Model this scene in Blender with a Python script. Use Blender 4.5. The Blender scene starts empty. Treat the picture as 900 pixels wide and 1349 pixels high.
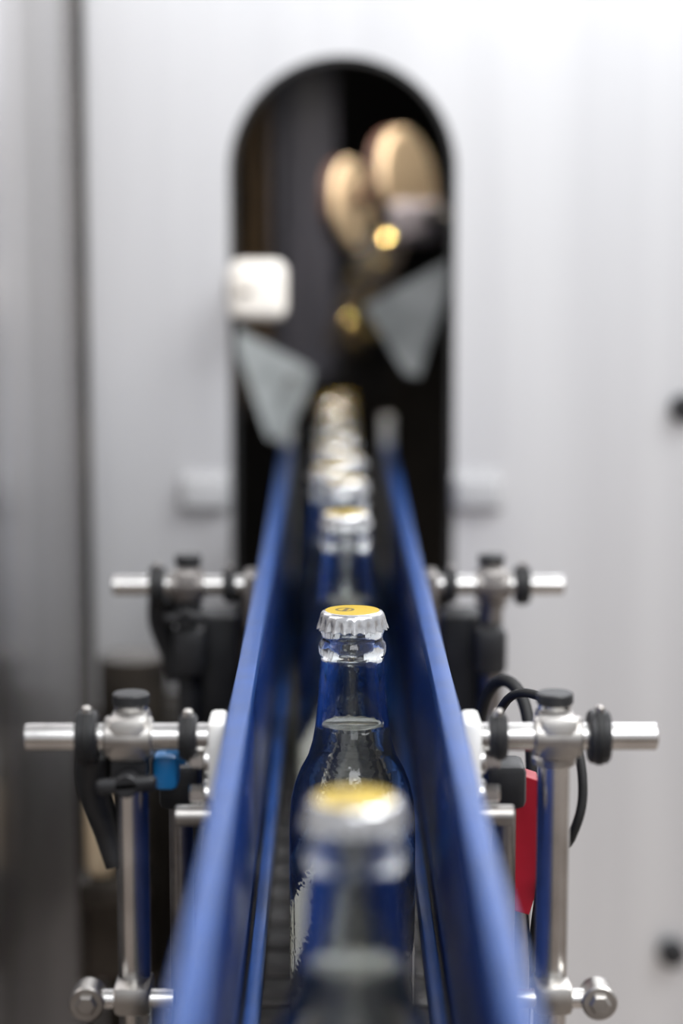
import bpy, bmesh, math, random
from mathutils import Vector, Matrix
random.seed(4)
C = 1.25   # camera height; all scene heights written as C + offset
F = 2800.0
sc = bpy.context.scene
try:
    sc.view_settings.view_transform = 'Standard'
except Exception: pass

# ------------------------------------------------------------ materials
def mat(name, col, rough=0.5, metal=0.0, trans=0.0, ior=1.45, coat=0.0, spec=None):
    m = bpy.data.materials.new(name); m.use_nodes = True
    b = m.node_tree.nodes['Principled BSDF']
    b.inputs['Base Color'].default_value = (*col, 1)
    b.inputs['Roughness'].default_value = rough
    b.inputs['Metallic'].default_value = metal
    b.inputs['Transmission Weight'].default_value = trans
    b.inputs['IOR'].default_value = ior
    b.inputs['Coat Weight'].default_value = coat
    if spec is not None: b.inputs['Specular IOR Level'].default_value = spec
    return m
def noisy(m, scale, c1, c2, lo=0.35, hi=0.65, vec=(1,1,1), bump=0.0, rough=None, detail=6):
    nt = m.node_tree; b = nt.nodes['Principled BSDF']
    tc = nt.nodes.new('ShaderNodeTexCoord'); mp = nt.nodes.new('ShaderNodeMapping')
    mp.inputs['Scale'].default_value = vec
    n = nt.nodes.new('ShaderNodeTexNoise'); n.inputs['Scale'].default_value = scale; n.inputs['Detail'].default_value = detail
    r = nt.nodes.new('ShaderNodeValToRGB')
    r.color_ramp.elements[0].position = lo; r.color_ramp.elements[1].position = hi
    r.color_ramp.elements[0].color = (*c1, 1); r.color_ramp.elements[1].color = (*c2, 1)
    L = nt.links.new
    L(tc.outputs['Object'], mp.inputs['Vector']); L(mp.outputs['Vector'], n.inputs['Vector'])
    L(n.outputs['Fac'], r.inputs['Fac']); L(r.outputs['Color'], b.inputs['Base Color'])
    if bump:
        bp = nt.nodes.new('ShaderNodeBump'); bp.inputs['Strength'].default_value = bump; bp.inputs['Distance'].default_value = 0.001
        L(n.outputs['Fac'], bp.inputs['Height']); L(bp.outputs['Normal'], b.inputs['Normal'])
    if rough:
        mr = nt.nodes.new('ShaderNodeMapRange'); mr.inputs['To Min'].default_value = rough[0]; mr.inputs['To Max'].default_value = rough[1]
        L(n.outputs['Fac'], mr.inputs['Value']); L(mr.outputs['Result'], b.inputs['Roughness'])
    return m

M = {}
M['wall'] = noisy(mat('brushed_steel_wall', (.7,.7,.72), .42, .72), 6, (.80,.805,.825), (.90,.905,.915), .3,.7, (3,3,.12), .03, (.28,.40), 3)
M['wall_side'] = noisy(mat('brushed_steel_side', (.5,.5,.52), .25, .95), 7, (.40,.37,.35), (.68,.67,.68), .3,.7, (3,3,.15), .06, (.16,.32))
M['chrome'] = noisy(mat('polished_steel', (.75,.74,.72), .28, 1), 40, (.58,.565,.545), (.76,.745,.72), rough=(.18,.30))
M['steel'] = noisy(mat('dull_steel', (.5,.48,.45), .35, 1), 60, (.34,.32,.30), (.52,.5,.47), rough=(.28,.42))
M['rearsteel'] = noisy(mat('darker_steel', (.3,.28,.26), .4, 1), 60, (.22,.2,.19), (.34,.32,.3), rough=(.32,.45))  # darker steel tone for the rear brackets and lower posts
M['black'] = noisy(mat('black_plastic', (.012,.012,.013), .45), 80, (.008,.008,.009), (.02,.02,.021))
M['rubber'] = noisy(mat('black_rubber', (.008,.008,.008), .6), 80, (.006,.006,.006), (.012,.012,.012))
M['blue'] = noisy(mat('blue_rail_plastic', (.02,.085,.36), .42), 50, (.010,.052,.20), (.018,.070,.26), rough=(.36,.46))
M['blue_shaded'] = noisy(mat('shaded_blue_rail_face', (.008,.03,.14), .22), 50, (.005,.024,.13), (.010,.038,.19), rough=(.2,.3))  # rail plastic below the top edge, its shade mixed into the colour
M['white'] = noisy(mat('white_plastic', (.8,.79,.76), .4), 30, (.74,.73,.7), (.84,.83,.8))
M['pale'] = noisy(mat('pale_grey_plastic', (.4,.4,.4), .6, spec=.2), 30, (.38,.38,.385), (.44,.44,.445))
M['cream'] = noisy(mat('cream_plastic', (.9,.84,.74), .4), 30, (.90,.85,.77), (.95,.91,.84))
M['tan'] = noisy(mat('tan_board', (.6,.4,.2), .6), 25, (.56,.42,.27), (.70,.56,.38))
M['brown'] = noisy(mat('dark_brown', (.05,.02,.012), .5), 25, (.03,.014,.01), (.05,.024,.017))
M['brownmetal'] = noisy(mat('bronze_strip', (.12,.07,.03), .35, .5), 25, (.07,.048,.028), (.15,.1,.055))
M['darkblue'] = noisy(mat('dark_grey_panel', (.03,.034,.045), .35), 25, (.04,.042,.055), (.075,.075,.095), vec=(3,3,.2))
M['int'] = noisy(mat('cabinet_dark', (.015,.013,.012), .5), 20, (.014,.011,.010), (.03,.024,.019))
M['frame'] = noisy(mat('conveyor_frame_steel', (.06,.05,.045), .35, .6), 14, (.03,.025,.02), (.1,.085,.07), rough=(.25,.5))
M['chain'] = noisy(mat('chain_steel', (.04,.036,.034), .4, .5), 90, (.018,.017,.016), (.05,.045,.042))
M['plate'] = noisy(mat('frosted_guide_plate', (.4,.45,.46), .35, .1), 30, (.30,.32,.32), (.52,.55,.55), bump=.1)
M['red'] = noisy(mat('red_handle', (.5,.01,.02), .35), 30, (.36,.008,.02), (.45,.012,.03))
M['cyan'] = noisy(mat('blue_fitting', (.01,.2,.55), .35), 30, (.008,.16,.42), (.015,.2,.5))
M['brass'] = noisy(mat('brass', (.75,.5,.15), .2, .6), 30, (.75,.55,.2), (.9,.7,.3))  # only partly metallic, so the gold glint sits in the base colour
M['floor'] = noisy(mat('floor_concrete', (.22,.2,.18), .6), 6, (.24,.2,.17), (.34,.29,.25))
M['glass'] = mat('clear_glass', (.95,.97,.97), .02, 0, 1, 1.5)
M['liquid'] = mat('pale_liquid', (.93,.94,.84), .0, 0, .975, 1.33)
M['surface'] = mat('liquid_surface', (.9,.88,.70), .05, 0, .8, 1.33)
M['silver'] = noisy(mat('cap_silver', (.82,.82,.82), .22, 1), 300, (.52,.52,.53), (.68,.68,.68), rough=(.12,.26))
nt = M['glass'].node_tree
tc = nt.nodes.new('ShaderNodeTexCoord'); n = nt.nodes.new('ShaderNodeTexVoronoi'); n.inputs['Scale'].default_value = 260
mr = nt.nodes.new('ShaderNodeMapRange'); mr.inputs['From Min'].default_value=0; mr.inputs['From Max'].default_value=.35; mr.inputs['To Min'].default_value=1; mr.inputs['To Max'].default_value=0
bp = nt.nodes.new('ShaderNodeBump'); bp.inputs['Strength'].default_value=.15; bp.inputs['Distance'].default_value=.0004
nt.links.new(tc.outputs['Object'], n.inputs['Vector']); nt.links.new(n.outputs['Distance'], mr.inputs['Value'])
nt.links.new(mr.outputs['Result'], bp.inputs['Height']); nt.links.new(bp.outputs['Normal'], nt.nodes['Principled BSDF'].inputs['Normal'])
# cap print: yellow disc with a small dark ring mark
m = mat('cap_yellow_print', (.8,.5,.02), .36, .1); nt = m.node_tree; b = nt.nodes['Principled BSDF']
tc = nt.nodes.new('ShaderNodeTexCoord'); sx = nt.nodes.new('ShaderNodeSeparateXYZ'); nt.links.new(tc.outputs['Object'], sx.inputs[0])
def mth(op, a, bb=None):
    k = nt.nodes.new('ShaderNodeMath'); k.operation = op
    for i, v in enumerate((a, bb)):
        if v is None: continue
        if isinstance(v, (int, float)): k.inputs[i].default_value = v
        else: nt.links.new(v, k.inputs[i])
    return k.outputs[0]
dx = mth('ADD', sx.outputs[0], .003); dy = mth('ADD', sx.outputs[1], .001)
d = mth('SQRT', mth('ADD', mth('MULTIPLY', dx, dx), mth('MULTIPLY', dy, dy)))
ring = mth('LESS_THAN', mth('ABSOLUTE', mth('SUBTRACT', d, .0034)), .0006)
dot = mth('LESS_THAN', mth('ABSOLUTE', mth('SUBTRACT', dx, .0005)), .0009)
dot = mth('MULTIPLY', dot, mth('LESS_THAN', d, .0034))
mk = mth('MAXIMUM', ring, dot)
mix = nt.nodes.new('ShaderNodeMixRGB'); nt.links.new(mk, mix.inputs[0])
mix.inputs[1].default_value = (.54,.37,.012,1); mix.inputs[2].default_value = (.12,.08,.02,1)
nt.links.new(mix.outputs[0], b.inputs['Base Color'])
M['yellow'] = m

# ------------------------------------------------------------ mesh builder
class B:
    def __init__(s): s.bm = bmesh.new(); s.mats = []
    def mi(s, k):
        if k not in s.mats: s.mats.append(k)
        return s.mats.index(k)
    def _fin(s, faces, k):
        i = s.mi(k)
        for f in faces: f.material_index = i; f.smooth = True
    def lathe(s, prof, k, p0=(0,0,0), axis=(0,0,1), n=32, close=True, fn=None):
        q = Vector((0,0,1)).rotation_difference(Vector(axis).normalized()); p0 = Vector(p0)
        rings = []
        for j,(r,h) in enumerate(prof):
            if r <= 1e-7:
                rings.append([s.bm.verts.new(p0 + q @ Vector((0,0,h)))])
            else:
                rr = []
                for i in range(n):
                    a = 2*math.pi*i/n
                    r2, h2 = (r, h) if fn is None else fn(j, a, r, h)
                    rr.append(s.bm.verts.new(p0 + q @ Vector((r2*math.cos(a), r2*math.sin(a), h2))))
                rings.append(rr)
        fs = []
        for a, b2 in zip(rings, rings[1:]):
            for i in range(n):
                j = (i+1) % n
                if len(a) == 1 and len(b2) == 1: continue
                if len(a) == 1: fs.append(s.bm.faces.new((a[0], b2[j], b2[i])) )
                elif len(b2) == 1: fs.append(s.bm.faces.new((a[i], a[j], b2[0])))
                else: fs.append(s.bm.faces.new((a[i], a[j], b2[j], b2[i])))
        s._fin(fs, k); return fs
    def cyl(s, p0, p1, r, k, n=28, bev=.0006):
        p0 = Vector(p0); p1 = Vector(p1); L = (p1-p0).length; bev = min(bev, L/3, r/2)
        s.lathe([(0,0),(r-bev,0),(r,bev),(r,L-bev),(r-bev,L),(0,L)], k, p0, p1-p0, n)
    def box(s, c, sz, k, bev=.0015, rot=None, seg=2):
        R = Matrix.Translation(c) @ (rot.to_4x4() if rot else Matrix()) @ Matrix.Diagonal((*sz, 1))
        g = bmesh.ops.create_cube(s.bm, size=1, matrix=R); vs = g['verts']
        fs = set(f for v in vs for f in v.link_faces)
        i = s.mi(k)
        for f in fs: f.material_index = i; f.smooth = True
        if bev > 0:
            es = list(set(e for f in fs for e in f.edges))
            r = bmesh.ops.bevel(s.bm, geom=es, offset=min(bev, min(sz)/2.2), segments=seg, affect='EDGES', profile=.5)
            for f in r['faces']: f.material_index = i; f.smooth = True
    def tube(s, pts, r, k, n=12, rad=None):
        pts = [Vector(p) for p in pts]
        P = [pts[0]]+pts+[pts[-1]]; out = []
        for a in range(1, len(P)-2):
            for t in [x/8 for x in range(8)]:
                p0,p1,p2,p3 = P[a-1:a+3]
                out.append(.5*((2*p1)+(p2-p0)*t+(2*p0-5*p1+4*p2-p3)*t*t+(-p0+3*p1-3*p2+p3)*t**3))
        out.append(pts[-1]); rings = []
        u = None
        for i,p in enumerate(out):
            t = (out[min(i+1,len(out)-1)]-out[max(i-1,0)]).normalized()
            if u is None: u = t.cross(Vector((0,1,.1)))
            u = (u - t*u.dot(t)).normalized(); v = t.cross(u)
            rr = r if rad is None else rad(i/(len(out)-1))
            rings.append([s.bm.verts.new(p+u*rr*math.cos(2*math.pi*j/n)+v*rr*math.sin(2*math.pi*j/n)) for j in range(n)])
        fs = [s.bm.faces.new((a[j],a[(j+1)%n],b[(j+1)%n],b[j])) for a,b in zip(rings,rings[1:]) for j in range(n)]
        fs += [s.bm.faces.new(rings[0][::-1]), s.bm.faces.new(rings[-1])]
        s._fin(fs, k)
    def ngon_prism(s, pts, d, k):
        d = Vector(d)
        a = [s.bm.verts.new(p) for p in pts]; b = [s.bm.verts.new(Vector(p)+d) for p in pts]
        fs = [s.bm.faces.new(a), s.bm.faces.new(b[::-1])]
        n = len(a)
        for i in range(n): fs.append(s.bm.faces.new((a[i], b[i], b[(i+1)%n], a[(i+1)%n])))
        s._fin(fs, k)
    def obj(s, name, loc=(0,0,0), sharp=35, recalc=True):
        if recalc: bmesh.ops.recalc_face_normals(s.bm, faces=s.bm.faces)
        me = bpy.data.meshes.new(name); s.bm.to_mesh(me); s.bm.free()
        for k in s.mats: me.materials.append(M[k])
        try: me.set_sharp_from_angle(angle=math.radians(sharp))
        except Exception: pass
        o = bpy.data.objects.new(name, me); o.location = loc
        sc.collection.objects.link(o); return o

# ------------------------------------------------------------ bottle (origin at base centre, 0.2 m tall)
def bottle_mesh():
    b = B(); mm = .001
    outer = [(0,3),(18,2),(22.5,.3),(25,1.2),(26.2,4),(26.4,9),(26.4,104),(26.2,112),(25.6,120),(24,127),(21.4,133.5),(18.4,139),(16.6,145),(15.4,152),(14.4,162),(13.7,172),(13.2,179),(13.0,181),
             (13.9,182.5),(14.1,185),(13.7,187),(12.7,188),(12.6,190),(13.2,191.5),(13.4,194),(13.2,197.5),(12,199),(9.8,198.8)]
    inner = [(9.3,197),(9.5,190),(10.2,180),(11.5,165),(12.6,155),(14,146),(15.8,139.5),(18.8,132.5),(21.6,126),(23.4,119),(24.2,111),(24.4,104),(24.4,10),(23.5,6.5),(20,5),(0,5.5)]
    b.lathe([(r*mm,h*mm) for r,h in outer+inner], 'glass', n=48)
    lv = 153
    liq = [(0,5.4),(20,4.9),(23.6,6.4),(24.5,10),(24.5,104),(24.3,111),(23.5,119),(21.7,126),(18.9,132.5),(15.9,139.5),(14.1,146),(12.95,lv-.4),(12.6,lv),(12,lv-.4),(0,lv-.4)]
    fs = b.lathe([(r*mm,h*mm) for r,h in liq], 'liquid', n=48)
    i = b.mi('surface')
    for f in fs:
        if f.calc_center_median().z > (lv-.45)*mm: f.material_index = i
    n = 21*8
    def fl(j, a, r, h):
        w = {4:.15,5:.5,6:.8,7:1.0,8:1.0,9:.6}.get(j,0)
        c = math.cos(21*a); return r + w*.00062*c, h - (.0003*c if j>=7 else 0)*1
    ring = [(9.8,200.45),(11.2,200.35),(12.4,199.9),(13.1,199.0),(13.45,197.6),(13.7,196.0),(14.05,194.4),(14.5,193.1),(14.2,193.0),(13.5,194.6),(12.9,198)]
    b.lathe([(r*mm,h*mm) for r,h in ring], 'silver', n=n, fn=fl)
    b.lathe([(0,200.6*mm),(6*mm,200.58*mm),(9.8*mm,200.45*mm)], 'yellow', n=n)
    b.lathe([(9.8*mm,200.46*mm),(11.2*mm,200.38*mm)], 'yellow', n=n)
    return b
base_z = C - .1639 - .2006
b = bottle_mesh(); first = b.obj('glass_bottle', (.0064,.58,base_z), sharp=60)
spots = [(.0085,.862),(.0078,1.146)]
y = 1.290; k = 0
while y < 1.93:
    spots.append(((.0088 if k%2==0 else .0000), y)); y += (.062 if k < 4 else .056); k += 1
for x,y in spots:
    o = bpy.data.objects.new('glass_bottle', first.data); o.location = (x,y,base_z); o.rotation_euler[2] = random.uniform(-.6,.6)
    sc.collection.objects.link(o)

# ------------------------------------------------------------ blue guide rails
def rail(xc, side):
    b = B(); y0,y1 = .18,1.69; L=y1-y0; yc=(y0+y1)/2
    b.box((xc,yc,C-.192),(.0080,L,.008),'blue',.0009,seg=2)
    b.box((xc+side*.0005,yc,C-.232),(.0070,L,.072),'blue_shaded',.001,seg=2)
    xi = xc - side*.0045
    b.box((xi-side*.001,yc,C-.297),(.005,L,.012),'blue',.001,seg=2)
    b.box((xc+side*.001,yc,C-.290),(.004,L,.050),'blue_shaded',.0005)
    b.cyl((xc,y1+.006,C-.30),(xc,y1+.006,C-.165),.005,'white')
    return b.obj('guide_rail')
rail(-.0352,-1); rail(.0448,1)

# ------------------------------------------------------------ rod & post brackets
FT = C-.4185-.0001
def bracket(y, side, front):
    b = B(); xr = -.0392 if side<0 else .0488; z = C-.197
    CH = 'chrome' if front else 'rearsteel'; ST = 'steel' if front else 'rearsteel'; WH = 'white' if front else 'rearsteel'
    px = -.0765 if side<0 else .0850
    xe = -.1155 if side<0 else .1225
    s = side; zt = C-.183; zb = C-.300
    b.cyl((xr+s*.006,y,z),(xe,y,z),.0052,'chrome')
    py = y+.011
    b.cyl((px,py,FT),(px,py,zt-.0035),.0064,CH if (front or side>0) else 'black')
    b.cyl((px,py,zt-.004),(px,py,zt+.0005),.0071,'black')
    b.box((px,y+.005,z),(.015,.025,.017),ST,.003)
    b.cyl((px-.009,y,z),(px+.009,y,z),.0078,ST)
    for cx,w,r in ((px-s*.0225,.0068,.0088),(px+s*.0155,.0082,.0102)):
        b.cyl((cx-w/2,y,z),(cx+w/2,y,z),r,'black',bev=.0012)
        b.cyl((cx-w*.2,y,z),(cx+w*.2,y,z),r+.0006,'rubber')
        b.cyl((cx,y-r*.2,z+r*.6),(cx,y-r*.2,z+r+.0022),.0018,ST)
    if side < 0:
        b.cyl((px,y-.002,z-.0155),(px,y-.014,z-.0155),.0045,'black')
        b.box((px,y-.0115,z-.0155),(.023,.005,.0062),'black',.0025,Matrix.Rotation(.08*s,3,'Y'),seg=3)
        b.box((px,y+.006,z-.013),(.014,.018,.012),'black',.002)
    else:
        b.cyl((px,py,z-.0135),(px,py,z-.010),.0085,ST)
    b.box((xr+s*.0038,y+.004,z-.008),(.0070,.024,.030),WH,.002)
    if front:
        for dz in (-.0085,-.0215):
            b.cyl((xr+s*.004,y-.002,z+dz),(xr+s*.0145,y-.002,z+dz),.0036,'chrome',n=6)
            b.cyl((xr+s*.004,y-.002,z+dz),(xr+s*.009,y-.002,z+dz),.0052,'chrome')
        b.cyl((xr+s*.006,y-.002,z-.030),(xr+s*.020,y-.002,z-.030),.0040,'steel')
        b.cyl((px-s*.016,y,zb),(px+s*.019,y,zb),.0038,'chrome')
        b.cyl((px+s*.017,y-.006,zb),(px+s*.017,y+.006,zb),.0068,'steel')
        b.box((px,y+.006,zb),(.015,.022,.012),'steel',.003)
        b.cyl((px+s*.017,y-.008,zb),(px+s*.017,y+.0,zb),.004,'steel',n=6)
    b.lathe([(0,0),(.011,0),(.011,.003),(.008,.006),(0,.006)],'steel',(px,py,FT))
    if side < 0:
        lx = px+s*.013
        b.tube([(lx,y+.006,z-.006),(lx-.002,y+.012,z-.022),(lx+.003,y+.014,z-.040),(lx+.007,y+.012,z-.054)],.006,'black',rad=lambda t:.0078-.003*t)
    bx = px - s*.016
    b.cyl((bx,y+.045,FT),(bx,y+.045,z-.032),.0048,'rearsteel')
    b.box((bx,y+.045,z-.030),(.016,.02,.018),'black',.003)
    return b
b = bracket(.78,-1,True)
b.box((-.0635,.792,C-.213),(.010,.012,.014),'cyan',.003); b.cyl((-.0635,.792,C-.208),(-.056,.792,C-.208),.003,'cyan')
b.obj('rail_support_bracket')
b = bracket(.78,1,True)
b.obj('rail_support_bracket')
for sd in (-1,1):
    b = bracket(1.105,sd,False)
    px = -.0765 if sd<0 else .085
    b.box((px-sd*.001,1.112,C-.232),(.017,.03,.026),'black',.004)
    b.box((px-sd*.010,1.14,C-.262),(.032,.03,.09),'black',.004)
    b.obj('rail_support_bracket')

# cable loop on right, red lever
b = B()
b.tube([(.060,.90,FT+.002),(.064,.88,C-.25),(.071,.86,C-.204),(.085,.84,C-.196),(.096,.82,C-.208),(.0985,.81,C-.228),(.094,.81,C-.246),(.084,.83,C-.275),(.078,.87,FT+.002)],.0019,'rubber')
b.tube([(.064,.95,FT+.003),(.064,.94,C-.28),(.067,.93,C-.225),(.075,.92,C-.207),(.084,.91,C-.214),(.087,.90,C-.24),(.085,.90,C-.28),(.082,.9,FT+.003)],.0028,'rubber')
b.obj('black_cable')
b = B()
y = .80
b.ngon_prism([(.0775,y,C-.226),(.0835,y,C-.228),(.0835,y,C-.272),(.0800,y,C-.284),(.0730,y,C-.282),(.0680,y,C-.266),(.0690,y,C-.246)],(0,.014,0),'red')
b.cyl((.077,y+.007,FT),(.077,y+.007,C-.280),.004,'steel')
o = b.obj('red_lever', (0,.03,0)); mod = o.modifiers.new('bev','BEVEL'); mod.width=.0025; mod.segments=3

# ------------------------------------------------------------ conveyor
b = B(); top = base_z; pitch=.038; y = -.05
while y < 2.3:
    b.box((.006,y+pitch/2,top-.002),(.078,pitch-.0022,.004),'chain',.0007)
    for i in range(6):
        b.cyl((-.026+i*.0128,y+.001,top-.0050),(-.021+i*.0128,y+.001,top-.0050),.0030,'chain',n=10)
    y += pitch
b.obj('conveyor_chain')
b = B(); ys=(-.05+2.3)/2; L=2.35
for x,s in ((-.040,-1),(.052,1)):
    b.box((x+s*.003,ys,top-.045),(.006,L,.11),'frame',.001)
    b.box((x+s*.022,ys,top-.06),(.044,L,.012),'frame',.002)
    b.box((x+s*.042,ys,top-.10),(.006,L,.09),'frame',.001)
b.box((.006,ys,top-.10),(.09,L,.004),'frame',.0005)
b.box((.006,ys,top-.0115),(.07,L,.006),'frame',.001)
for yy in (.15,1.3):
    for x in (-.075,.087):
        b.box((x,yy,(top-.14)/2),(.03,.03,top-.14),'frame',.002)
        b.cyl((x,yy,0),(x,yy,.02),.03,'black')
b.obj('conveyor_frame')

# ------------------------------------------------------------ walls
yw = 1.5
def archpts(r, cx, zc, zb, y, n=40):
    p = [(cx-r,y,zb)]
    for i in range(n+1):
        a = math.pi - math.pi*i/n; p.append((cx+r*math.cos(a),y,zc+r*math.sin(a)))
    p.append((cx+r,y,zb)); return p
r=.0780; cx=.0079; zc=C+.1035-r; zb=C-.52
b = B()
arch = archpts(r,cx,zc,zb,yw)
b.ngon_prism([(-.1745,yw,zb),(-.1745,yw,2.4)]+[(1.6,yw,2.4),(1.6,yw,zb)]+arch[::-1],(0,.006,0),'wall')
b.ngon_prism([(-.1745,yw,0),(-.1745,yw,zb),(1.6,yw,zb),(1.6,yw,0)],(0,.006,0),'wall')
b.obj('wall_back', sharp=20)
b = B()
inn = archpts(r-.0035,cx,zc,zb,yw-.002); out = archpts(r+.001,cx,zc,zb,yw-.002)
b.ngon_prism(out+inn[::-1],(0,.012,0),'rubber')
b.obj('trim_1')
b = B()
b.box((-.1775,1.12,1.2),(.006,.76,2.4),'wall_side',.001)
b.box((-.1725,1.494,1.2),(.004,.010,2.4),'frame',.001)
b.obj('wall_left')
b = B(); b.box((.5,1.0,-.01),(4,4,.02),'floor',0); b.obj('floor')
for z in (C-.140, C-.540):
    b = B(); b.lathe([(0,0),(.009,0),(.0105,.003),(.0105,.010),(.008,.013),(0,.0135)],'black',(.2495,yw,z),(0,-1,0))
    b.obj('panel_knob')
for x in (-.0905,.1035):
    b = B(); b.box((x,yw-.008,C-.200),(.034,.010,.024),'pale',.0045,seg=4)
    b.box((x,yw-.0015,C-.200),(.036,.003,.028),'pale',.001)
    b.obj('plastic_mounting_block')
b = B()
b.box((-.0505,1.462,C-.0555),(.040,.026,.041),'cream',.009,seg=5)
b.box((-.0590,1.4485,C-.057),(.009,.002,.004),'brownmetal',.0008)
b.box((-.060,1.485,C-.056),(.014,.026,.014),'steel',.001); b.box((-.068,1.503,C-.056),(.012,.012,.014),'steel',.001)
b.obj('sensor_box')

# ------------------------------------------------------------ machine interior
b = B()
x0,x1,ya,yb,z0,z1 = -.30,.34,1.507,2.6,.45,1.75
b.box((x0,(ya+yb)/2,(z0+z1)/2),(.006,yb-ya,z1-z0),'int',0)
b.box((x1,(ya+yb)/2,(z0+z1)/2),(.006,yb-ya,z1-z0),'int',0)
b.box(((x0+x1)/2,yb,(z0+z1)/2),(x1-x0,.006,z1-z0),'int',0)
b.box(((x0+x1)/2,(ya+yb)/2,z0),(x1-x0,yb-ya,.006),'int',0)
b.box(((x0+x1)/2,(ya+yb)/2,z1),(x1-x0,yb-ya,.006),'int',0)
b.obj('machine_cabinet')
b = B()
b.box((-.020,2.02,C+.02),(.050,.02,.36),'darkblue',.002)
b.box((-.052,2.0,C+.02),(.006,.02,.40),'darkblue',.001)
b.box((-.066,2.03,C+.02),(.013,.02,.40),'brownmetal',.001)
b.box((-.082,2.0,C+.02),(.005,.02,.40),'brownmetal',.001)
b.box((-.030,2.0,C+.02),(.004,.02,.36),'darkblue',.001)
b.box((-.02,2.03,C-.17),(.16,.01,.05),'int',.001)
b.obj('machine_column')
b = B(); ax = Vector((1.2,-.80,.14)).normalized()
c1 = Vector((.0205,1.84,C+.003)); c2 = Vector((.0665,1.79,C+.021))
for c,rr,a in ((c1,.038,Vector((1.75,-.80,.14)).normalized()),(c2,.045,Vector((1.35,-.8,.25)).normalized())):
    b.lathe([(0,0),(rr-.001,0),(rr,-.001),(rr,-.004),(rr-.001,-.005),(0,-.005)],'tan',c,a,48)
    b.lathe([(0,-.0052),(rr+.001,-.0052),(rr+.001,-.015),(0,-.015)],'brown',c,a,48)
b.cyl(c1-ax*.02,c2-ax*.006,.007,'brown')
b.obj('twin_disc_reel')
M['bearing'] = noisy(mat('grey_cast_metal', (.4,.38,.4), .55, .2), 50, (.20,.18,.20), (.36,.33,.36))
b = B()
b.box((.068,1.735,C-.012),(.042,.02,.034),'bearing',.006,seg=3); b.cyl((.060,1.724,C-.014),(.060,1.73,C-.014),.010,'bearing')
b.cyl((.081,1.720,C-.004),(.081,1.726,C-.004),.007,'black'); b.cyl((.088,1.74,C-.008),(.2,1.74,C-.008),.007,'steel')
b.obj('roller_bearing')
def plate(pts,y):
    b = B(); b.ngon_prism([(x,y+dy,z) for x,dy,z in pts],(0,.002,0),'plate')
    return b
b = plate([(-.078,0,C-.086),(-.014,.02,C-.122),(-.016,.02,C-.134),(-.036,.01,C-.176),(-.048,.0,C-.172)],1.60)
b.cyl((-.074,1.605,C-.09),(-.1,1.605,C-.07),.004,'steel'); b.cyl((-.03,1.596,C-.128),(-.03,1.60,C-.128),.004,'steel',n=6)
b.obj('guide_plate')
b = plate([(.025,.02,C-.074),(.088,0,C-.038),(.090,0,C-.05),(.066,.0,C-.126),(.056,.01,C-.124)],1.60)
b.cyl((.085,1.605,C-.045),(.11,1.605,C-.03),.004,'steel')
b.obj('guide_plate')
b = B()  # small studs made up to give the blurred gold glints
for x,z in ((.050,-.030),(.041,-.052),(.022,-.060),(.030,-.072),(.018,-.088),(.028,-.094),(.036,-.086),(.016,-.104),(.030,-.108),(.022,-.118),(.040,-.112)):
    p = (x,1.92+random.uniform(-.02,.02),C+z)
    b.lathe([(0,0),(.0040,0),(.0056,.002),(.0056,.006),(.0045,.009),(.003,.0105),(0,.011)],'brass',p,(random.uniform(-.3,.3),-1,random.uniform(.2,.7)),20)
b.box((.03,1.975,C-.08),(.04,.012,.11),'int',.003,Matrix.Rotation(.35,3,'Y'))
b.obj('gold_glint_studs')
b = B()  # made-up dark box and cylinders standing in for dark wall reflections
b.box((-.128,1.34,C-.40),(.050,.20,.14),'frame',.012,seg=3)
b.cyl((-.128,1.34,C-.33),(-.128,1.34,C-.285),.022,'frame')
for i in range(7): b.box((-.128,1.26+i*.027,C-.40),(.056,.006,.146),'frame',.002)
b.cyl((-.128,1.24,C-.40),(-.128,1.215,C-.40),.020,'frame')
b.lathe([(0,0),(.008,0),(.0095,.004),(.0095,.040),(.006,.052),(0,.054)],'tan',(-.135,1.205,C-.386))  # tan cylinder added in place of a yellowish reflected blob
b.box((-.130,1.215,C-.395),(.036,.05,.016),'frame',.003)
b.cyl((-.128,1.34,0),(-.128,1.34,C-.465),.022,'frame')
b.obj('dark_corner_filler')

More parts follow.
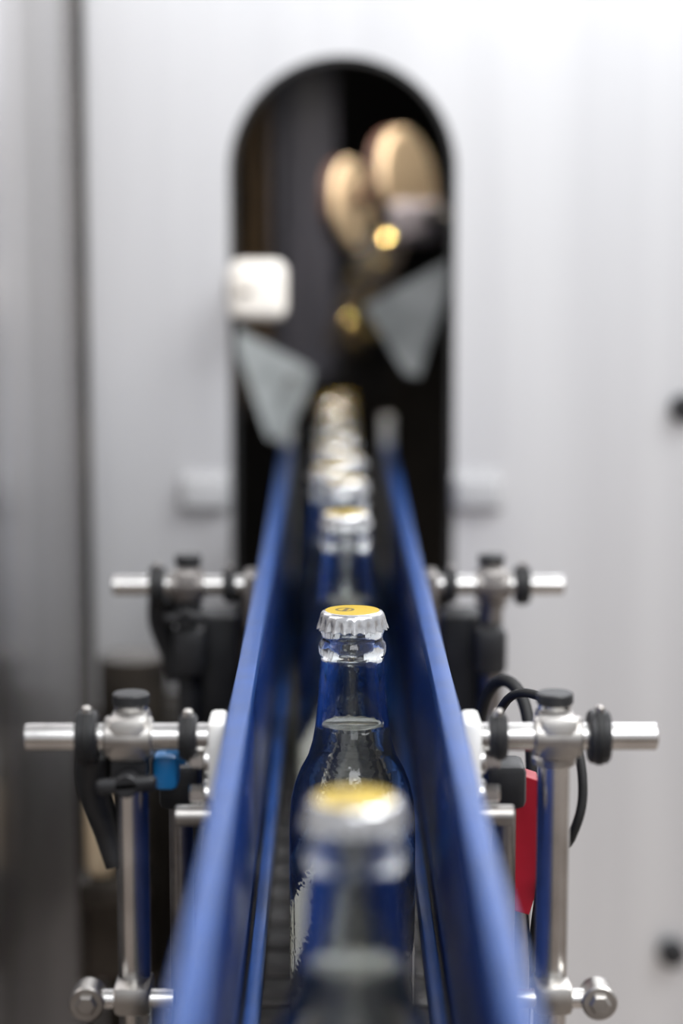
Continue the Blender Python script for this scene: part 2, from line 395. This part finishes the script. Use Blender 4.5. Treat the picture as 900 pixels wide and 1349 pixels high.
# ------------------------------------------------------------ lights
def area(name, loc, tgt, size, e, col, spread=180):
    l = bpy.data.lights.new(name,'AREA'); l.energy=e; l.size=size; l.color=col; l.spread=math.radians(spread)
    o = bpy.data.objects.new(name,l); o.location=loc
    o.rotation_euler = (Vector(tgt)-Vector(loc)).to_track_quat('-Z','Y').to_euler(); sc.collection.objects.link(o)
area('ceiling_lamp',(.95,.45,2.5),(.3,1.45,1.2),1.0,41,(.985,.99,1))
area('ceiling_lamp',(.2,-.9,2.7),(.0,1.3,1.0),1.0,20,(.95,.97,1))
area('disc_fill_light',(-.02,1.68,C+.28),(.045,1.82,C+.01),.06,.95,(1,.92,.82),75)  # unseen fill added to brighten the discs behind the arch
w = bpy.data.worlds.new('World'); sc.world = w; w.use_nodes = True; nt = w.node_tree
bg = nt.nodes['Background']; tc = nt.nodes.new('ShaderNodeTexCoord'); sx = nt.nodes.new('ShaderNodeSeparateXYZ')
rp = nt.nodes.new('ShaderNodeValToRGB'); mr = nt.nodes.new('ShaderNodeMapRange'); mr.inputs['From Min'].default_value=-1
e = rp.color_ramp.elements; e[0].position=.28; e[0].color=(.14,.095,.07,1); e[1].position=.8; e[1].color=(.90,.92,.97,1)
k = e.new(.44); k.color=(.52,.47,.44,1); k = e.new(.56); k.color=(.82,.84,.88,1)
nt.links.new(tc.outputs['Generated'],sx.inputs[0]); nt.links.new(sx.outputs[2],mr.inputs['Value']); nt.links.new(mr.outputs[0],rp.inputs[0]); nt.links.new(rp.outputs[0],bg.inputs[0])
bg.inputs[1].default_value=.82

# ------------------------------------------------------------ camera
cd = bpy.data.cameras.new('camera'); cam = bpy.data.objects.new('camera',cd); sc.collection.objects.link(cam); sc.camera = cam
cd.sensor_fit='VERTICAL'; cd.sensor_height=36; cd.lens=F/1349*36; cd.clip_start=.01
pitch = math.atan(400.5/F); yaw = math.atan(13/F)
cam.location=(0,0,C); cam.rotation_euler=(math.pi/2-pitch,0,-yaw)
cd.dof.use_dof=True; cd.dof.focus_distance=.878; cd.dof.aperture_fstop=cd.lens/21.0
